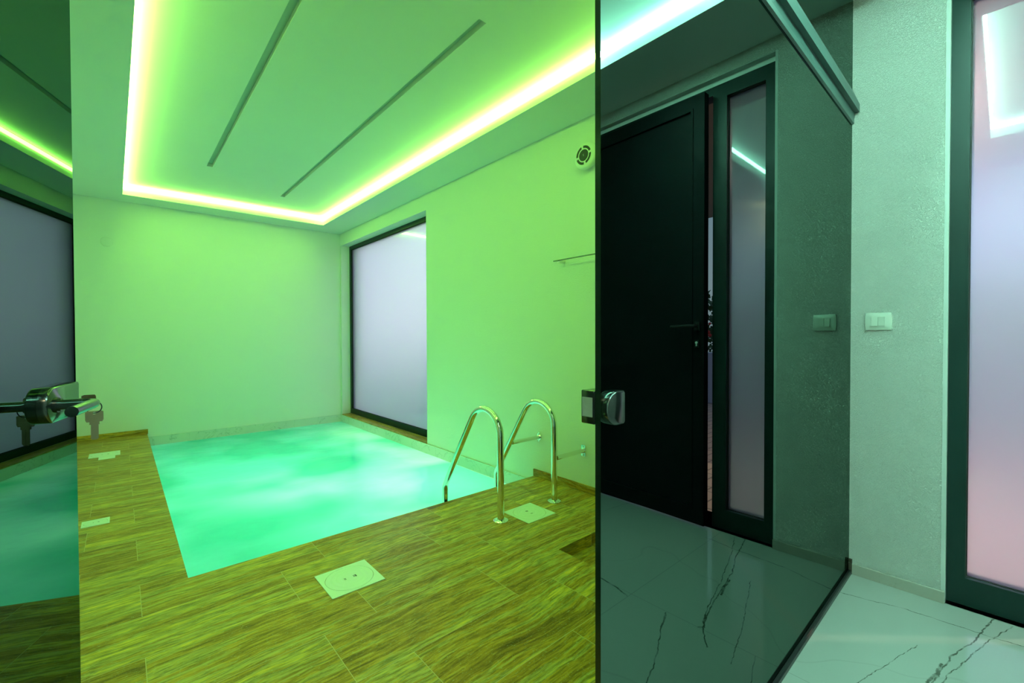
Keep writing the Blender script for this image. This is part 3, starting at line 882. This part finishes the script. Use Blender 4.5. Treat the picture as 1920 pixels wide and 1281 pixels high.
# ------------------------------------------------------------------ pool ladder
lad = thing('pool_ladder', 'chrome pool ladder with two arched handrails at the near pool edge', 'pool ladder', (1.75, 1.825, 0.0))
def fillet(pts, radii, n=16):
    out = [Vector(pts[0])]
    for k in range(1, len(pts) - 1):
        p, a, b = Vector(pts[k]), Vector(pts[k - 1]), Vector(pts[k + 1])
        u, v = (a - p).normalized(), (b - p).normalized()
        th = u.angle(v)
        d = radii[k - 1] / math.tan(th / 2)
        c_ = p + (u + v).normalized() * (radii[k - 1] / math.sin(th / 2))
        s0, s1 = p + u * d - c_, p + v * d - c_
        om = s0.angle(s1)
        for q in range(n + 1):
            t_ = q / n
            out.append(c_ + (s0 * math.sin((1 - t_) * om) + s1 * math.sin(t_ * om)) / math.sin(om))
    out.append(Vector(pts[-1]))
    return out
steps = []
for x in (1.536, 1.963):
    bm = bmesh.new()
    path = fillet([(x, 1.821, 0.004), (x, 1.821, 0.945), (x, 2.370, 0.062), (x, 2.370, -0.75)], [0.139, 0.07], 24)
    tube(bm, path, 0.0185, 32)
    rl = obj('handrail', bm, M['chrome'], lad, smooth=True)
    bm = bmesh.new()
    lathe(bm, [(0.0195, 0.014), (0.030, 0.012), (0.041, 0.007), (0.042, 0.003), (0.042, 0.0005)], 40, Matrix.Translation((x, 1.821, 0)))
    for q in range(3):
        a_ = 2 * math.pi * q / 3 + 0.5
        lathe(bm, [(0, 0.0125), (0.003, 0.0125), (0.0042, 0.0085)], 12, Matrix.Translation((x + 0.033 * math.cos(a_), 1.821 + 0.033 * math.sin(a_), 0)))
    obj('floor_flange', bm, M['chrome'], rl, smooth=True)
for y, z, dia in ((2.213, 0.290, True), (1.797 + 0.012, 0.268, False)):
    x_from = 1.963 + 0.010
    bm = bmesh.new()
    yy = {2.213: 2.213}.get(y, y)
    tube(bm, [(x_from, yy, z), (XW - 0.006, yy, z)], 0.0140, 18)
    br_ = obj('wall_brace', bm, M['chrome'], lad, smooth=True)
    bm = bmesh.new()
    if dia:
        s_ = 0.036
        prism(bm, [(yy - s_ * 0.7, z), (yy, z - s_), (yy + s_ * 0.7, z), (yy, z + s_)], 'x', XW - 0.006, XW - 0.0005)
        holes = [(yy, z - 0.022), (yy, z + 0.022)]
    else:
        prism(bm, [(yy - 0.016, z - 0.036), (yy + 0.016, z - 0.036), (yy + 0.016, z + 0.036), (yy - 0.016, z + 0.036)], 'x', XW - 0.006, XW - 0.0005)
        holes = [(yy, z - 0.026), (yy, z + 0.026)]
    for hy, hz in holes:
        lathe(bm, [(0, 0.004), (0.004, 0.003), (0.006, 0.0)], 12, Matrix.Translation((XW - 0.006, hy, hz)) @ Matrix.Rotation(R(-90), 4, 'Y'))
    obj('wall_plate', bm, M['chrome'], br_)
for z in (-0.35, -0.60):
    obj('ladder_step', bev(bm_box(1.556, 1.943, 2.345, 2.395, z - 0.012, z + 0.012), 0.004), M['chrome'], lad)

# ------------------------------------------------------------------ white covers in the deck
def cover(x0, x1, y0, y1, label, marks='x', group='white square covers in the deck'):
    cx_, cy_ = (x0 + x1) / 2, (y0 + y1) / 2
    t = thing('deck_cover', label, 'deck cover', (cx_, cy_, 0.0), group)
    bm = bmesh.new()
    hw, hh = (x1 - x0) / 2, (y1 - y0) / 2
    rad = min(hw, hh) * 0.90
    n = 64
    # plate with a round opening, filled by the disc part
    out_ = []
    cs = [(-hw, -hh), (hw, -hh), (hw, hh), (-hw, hh)]
    for side in range(4):
        p, q_ = cs[side], cs[(side + 1) % 4]
        for k in range(n // 4):
            t_ = k / (n // 4)
            out_.append((cx_ + p[0] + (q_[0] - p[0]) * t_, cy_ + p[1] + (q_[1] - p[1]) * t_))
    inn = []
    for p in out_:
        v_ = Vector((p[0] - cx_, p[1] - cy_)).normalized() * rad
        inn.append((cx_ + v_.x, cy_ + v_.y))
    Z0, Z1 = 0.0004, 0.0030
    a = [bm.verts.new((p[0], p[1], Z1)) for p in out_]; b = [bm.verts.new((p[0], p[1], Z1)) for p in inn]
    c = [bm.verts.new((p[0], p[1], Z0)) for p in out_]; d = [bm.verts.new((p[0], p[1], Z0)) for p in inn]
    for k in range(n):
        j = (k + 1) % n
        bm.faces.new((a[k], a[j], b[j], b[k])); bm.faces.new((c[k], a[k], a[j], c[j]))
        bm.faces.new((b[k], b[j], d[j], d[k])); bm.faces.new((c[k], c[j], d[j], d[k]))
    obj('plate', bm, M['white_plastic'], t)
    bm = bmesh.new()
    r_ = rad - 0.0012
    pr_ = [(0, 0.0032), (r_ * 0.30, 0.0032), (r_ * 0.31, 0.0028), (r_ * 0.33, 0.0028), (r_ * 0.34, 0.0032), (r_ * 0.55, 0.0032), (r_ * 0.56, 0.0028),
           (r_ * 0.58, 0.0028), (r_ * 0.59, 0.0032), (r_ * 0.76, 0.0032), (r_ * 0.77, 0.0028), (r_ * 0.79, 0.0028), (r_ * 0.80, 0.0032), (r_ * 0.99, 0.0030), (r_, 0.0006)]
    lathe(bm, pr_, 64, Matrix.Translation((cx_, cy_, 0)))
    dsc = obj('round_lid', bm, M['white_plastic'], t, smooth=True)
    bm = bmesh.new()
    # two finger recesses: short dark arcs each side of the middle
    def arc(r0, r1, a0, a1):
        m_ = 6
        p0 = [bm.verts.new((cx_ + r0 * math.cos(a0 + (a1 - a0) * k / m_), cy_ + r0 * math.sin(a0 + (a1 - a0) * k / m_), 0.00335)) for k in range(m_ + 1)]
        p1 = [bm.verts.new((cx_ + r1 * math.cos(a0 + (a1 - a0) * k / m_), cy_ + r1 * math.sin(a0 + (a1 - a0) * k / m_), 0.00335)) for k in range(m_ + 1)]
        for k in range(m_):
            bm.faces.new((p0[k], p0[k + 1], p1[k + 1], p1[k]))
    s_ = rad / 0.095
    base = 0.0 if marks == 'x' else math.pi / 2
    for side in (0, math.pi):
        bm = bmesh.new()
        c0 = base + side
        arc(0.016 * s_, 0.0185 * s_, c0 - 0.42, c0 + 0.42)
        arc(0.0205 * s_, 0.0225 * s_, c0 - 0.40, c0 + 0.40)
        if side == 0:
            arc(0.0235 * s_, 0.0285 * s_, c0 - 0.34, c0 + 0.34)
        obj('finger_hole', bm, M['dark_plastic'], dsc)
    return t
cover(0.594, 0.809, 1.702, 1.914, 'square white cover set in the deck nearest the camera', 'x')
cover(1.625, 1.836, 1.693, 1.902, 'square white cover between the two ladder handrails', 'y')
cover(-0.168, -0.055, 3.226, 3.333, 'small white cover in the left deck, the nearer one', 'x', 'white covers in the left deck strip')
cover(-0.212, -0.012, 5.067, 5.260, 'white cover in the left deck, the far one by the wall', 'x', 'white covers in the left deck strip')
tag(obj('cover_flap', bev(bm_box(-0.148, -0.044, 4.955, 5.064, 0.0004, 0.0030), 0.0006, 1), M['white_plastic']),
    'small pale flap just in front of the far deck cover', 'deck cover')

# ------------------------------------------------------------------ wall fittings
# round ventilation valve on the right pool wall
vc = (XW, 1.757, 2.135)
vt = thing('vent_valve', 'round white wall vent with dark centre high on the right pool wall', 'vent', vc)
VX = Matrix.Translation(vc) @ Matrix.Rotation(R(-90), 4, 'Y')
bm = bmesh.new()
lathe(bm, [(0.062, 0.0005), (0.064, 0.012), (0.060, 0.018), (0.064, 0.022), (0.076, 0.026), (0.082, 0.034), (0.082, 0.050), (0.076, 0.058), (0.060, 0.064), (0.0, 0.064)], 56, VX)
vb = obj('housing', bm, M['white_plastic'], vt, smooth=True)
bm = bmesh.new()
lathe(bm, [(0.0, 0.0668), (0.034, 0.0668), (0.036, 0.0642)], 40, VX)
obj('centre_disc', bm, M['dark_plastic'], vt, smooth=True)
for k in range(4):
    bm = bmesh.new()
    a0 = k * math.pi / 2 + 0.12 + R(12)
    a1 = a0 + math.pi / 2 - 0.28
    m_ = 10
    L = []
    for r_ in (0.043, 0.058):
        L.append([bm.verts.new((r_ * math.cos(a0 + (a1 - a0) * q / m_), r_ * math.sin(a0 + (a1 - a0) * q / m_), 0.0650)) for q in range(m_ + 1)])
    for q in range(m_):
        bm.faces.new((L[0][q], L[0][q + 1], L[1][q + 1], L[1][q]))
    obj('slot_grille', bm, M['dark_plastic'], vt, xf=VX)
# small pale marking on the vent's centre (three short strokes and a bowl)
bm = bmesh.new()
def stroke(bm, x0, y0, x1, y1, w_=0.0010, z_=0.0672):
    d_ = Vector((x1 - x0, y1 - y0)).normalized() * w_ / 2; nn = Vector((-d_.y, d_.x))
    bm.faces.new([bm.verts.new((p.x, p.y, z_)) for p in (Vector((x0, y0)) - d_ - nn, Vector((x1, y1)) + d_ - nn, Vector((x1, y1)) + d_ + nn, Vector((x0, y0)) - d_ + nn)])
for sg in (((0.006, 0.003), (0.006, -0.003)), ((0.006, 0.003), (0.001, 0.003)), ((0.001, 0.003), (0.001, -0.003)), ((0.001, -0.003), (-0.005, -0.003)), ((-0.005, -0.003), (-0.005, 0.003))):
    stroke(bm, sg[0][0], sg[0][1], sg[1][0], sg[1][1])
obj('marking', bm, M['grey_plastic'], vt, xf=VX)

# towel rail
tr = thing('towel_rail', 'thin chrome towel rail on the right pool wall', 'towel rail', (XW, 1.6, 1.505))
bm = bmesh.new()
add_box(bm, XW - 0.070, XW - 0.061, 1.10, 2.012, 1.505, 1.513)
bev(bm, 0.002, 2)
obj('bar', bm, M['chrome_dark_reflect'], tr, smooth=True)
for y in (1.975, 1.15):
    bm = bmesh.new()
    add_box(bm, XW - 0.061, XW - 0.0005, y - 0.012, y + 0.012, 1.497, 1.513)
    bev(bm, 0.002, 2)
    obj('bracket', bm, M['chrome'], tr, smooth=True)

# blank round plate on the far wall
bm = bmesh.new()
lathe(bm, [(0.0, 0.0045), (0.040, 0.0045), (0.0455, 0.003), (0.047, 0.0003)], 40, Matrix.Translation((-0.092, YF, 1.972)) @ Matrix.Rotation(R(90), 4, 'X'))
tag(obj('blank_plate', bm, M['wall_far'], smooth=True), 'round blank cover painted over, high on the far wall', 'wall plate')

# light switch in the hall
sy, sz = 0.343, 1.061
sw = thing('light_switch', 'white double rocker light switch on the textured hall wall', 'light switch', (XH, sy, sz))
def bulged(y0, y1, z0, z1, x_back, x_edge, x_mid, bow=0.003, n=10):
    bm = bmesh.new()
    g = []
    for i in range(n + 1):
        row = []
        for j in range(n + 1):
            u_, v_ = i / n * 2 - 1, j / n * 2 - 1
            yb = (y0 + y1) / 2 + u_ * (y1 - y0) / 2 + (bow * u_ * (1 - v_ * v_))
            zb = (z0 + z1) / 2 + v_ * (z1 - z0) / 2
            x_ = x_edge + (x_mid - x_edge) * (1 - max(abs(u_), abs(v_)) ** 4)
            row.append(bm.verts.new((x_, yb, zb)))
        g.append(row)
    for i in range(n):
        for j in range(n):
            bm.faces.new((g[i][j], g[i + 1][j], g[i + 1][j + 1], g[i][j + 1]))
    edge = [g[i][0] for i in range(n + 1)] + [g[n][j] for j in range(1, n + 1)] + [g[i][n] for i in range(n - 1, -1, -1)] + [g[0][j] for j in range(n - 1, 0, -1)]
    back = [bm.verts.new((x_back, v.co.y, v.co.z)) for v in edge]
    k = len(edge)
    for i in range(k):
        bm.faces.new((edge[i], edge[(i + 1) % k], back[(i + 1) % k], back[i]))
    bm.faces.new(back)
    return bm
obj('switch_plate', bulged(sy - 0.040, sy + 0.040, sz - 0.035, sz + 0.035, XH, XH - 0.006, XH - 0.011), M['switch'], sw, smooth=True)
for k, (a, b) in enumerate(((sy - 0.021, sy - 0.0006), (sy + 0.0006, sy + 0.021))):
    bm = bmesh.new()
    tl = 0.0018 if k == 0 else -0.0018
    xs = (XH - 0.0145 + tl, XH - 0.0145 - tl)
    v = [bm.verts.new(p) for p in ((XH - 0.008, a, sz - 0.018), (XH - 0.008, b, sz - 0.018), (XH - 0.008, b, sz + 0.018), (XH - 0.008, a, sz + 0.018),
                                   (xs[0], a, sz - 0.018), (xs[0], b, sz - 0.018), (xs[1], b, sz + 0.018), (xs[1], a, sz + 0.018))]
    for f in ((0, 3, 2, 1), (4, 5, 6, 7), (0, 1, 5, 4), (1, 2, 6, 5), (2, 3, 7, 6), (3, 0, 4, 7)):
        bm.faces.new([v[i] for i in f])
    obj('rocker', bm, M['switch'], sw)

# ------------------------------------------------------------------ outdoors, seen through the door gap and behind the frosted panes
struct(obj('floor', bm_box(XW + 0.30, 16, -8, 2.6, -0.16, -0.06), M['paving']), 'outdoor paving')
struct(obj('floor', bm_box(XW + 0.30, 16, 2.6, 14, -0.16, -0.06), M['tint_ground']), 'unseen dark teal ground added to tint the pool window below')  # added out of view so the pool pane turns darker and teal below
struct(obj('ceiling', bm_box(XH + 0.22, 6.0, -3.5, 1.4, 2.62, 2.80), M['canopy']), 'canopy over the entrance')
tag(obj('garden_wall', bev(bm_box(7.0, 7.2, -8, 10, -0.06, 0.75), 0.01, 1), M['outdoor']), 'low blue grey garden wall outside the door', 'garden wall')
random.seed(4)
hd = thing('hedge', 'dark hedge with red flowers outside, seen through the door gap', 'hedge', (7.9, -3.5, -0.06))
bm = bmesh.new()
for i in range(7000):
    p = Vector((random.uniform(7.45, 8.4), random.uniform(-7, 2.4), random.uniform(-0.05, 1.6 + random.random() * 0.25)))
    d_ = Vector((random.gauss(0, 1), random.gauss(0, 1), random.gauss(0, 1))).normalized() * 0.07
    e_ = d_.orthogonal().normalized() * 0.035
    bm.faces.new([bm.verts.new(q) for q in (p - d_, p + e_, p + d_, p - e_)])
obj('foliage', bm, M['leafgreen'], hd)
bm = bmesh.new()
for i in range(240):
    bmesh.ops.create_icosphere(bm, subdivisions=1, radius=random.uniform(0.02, 0.04),
                               matrix=Matrix.Translation((random.uniform(7.36, 7.5), random.uniform(-7, 1), random.uniform(0.6, 1.5))))
obj('blossom', bm, M['petal'], hd)['kind'] = 'stuff'
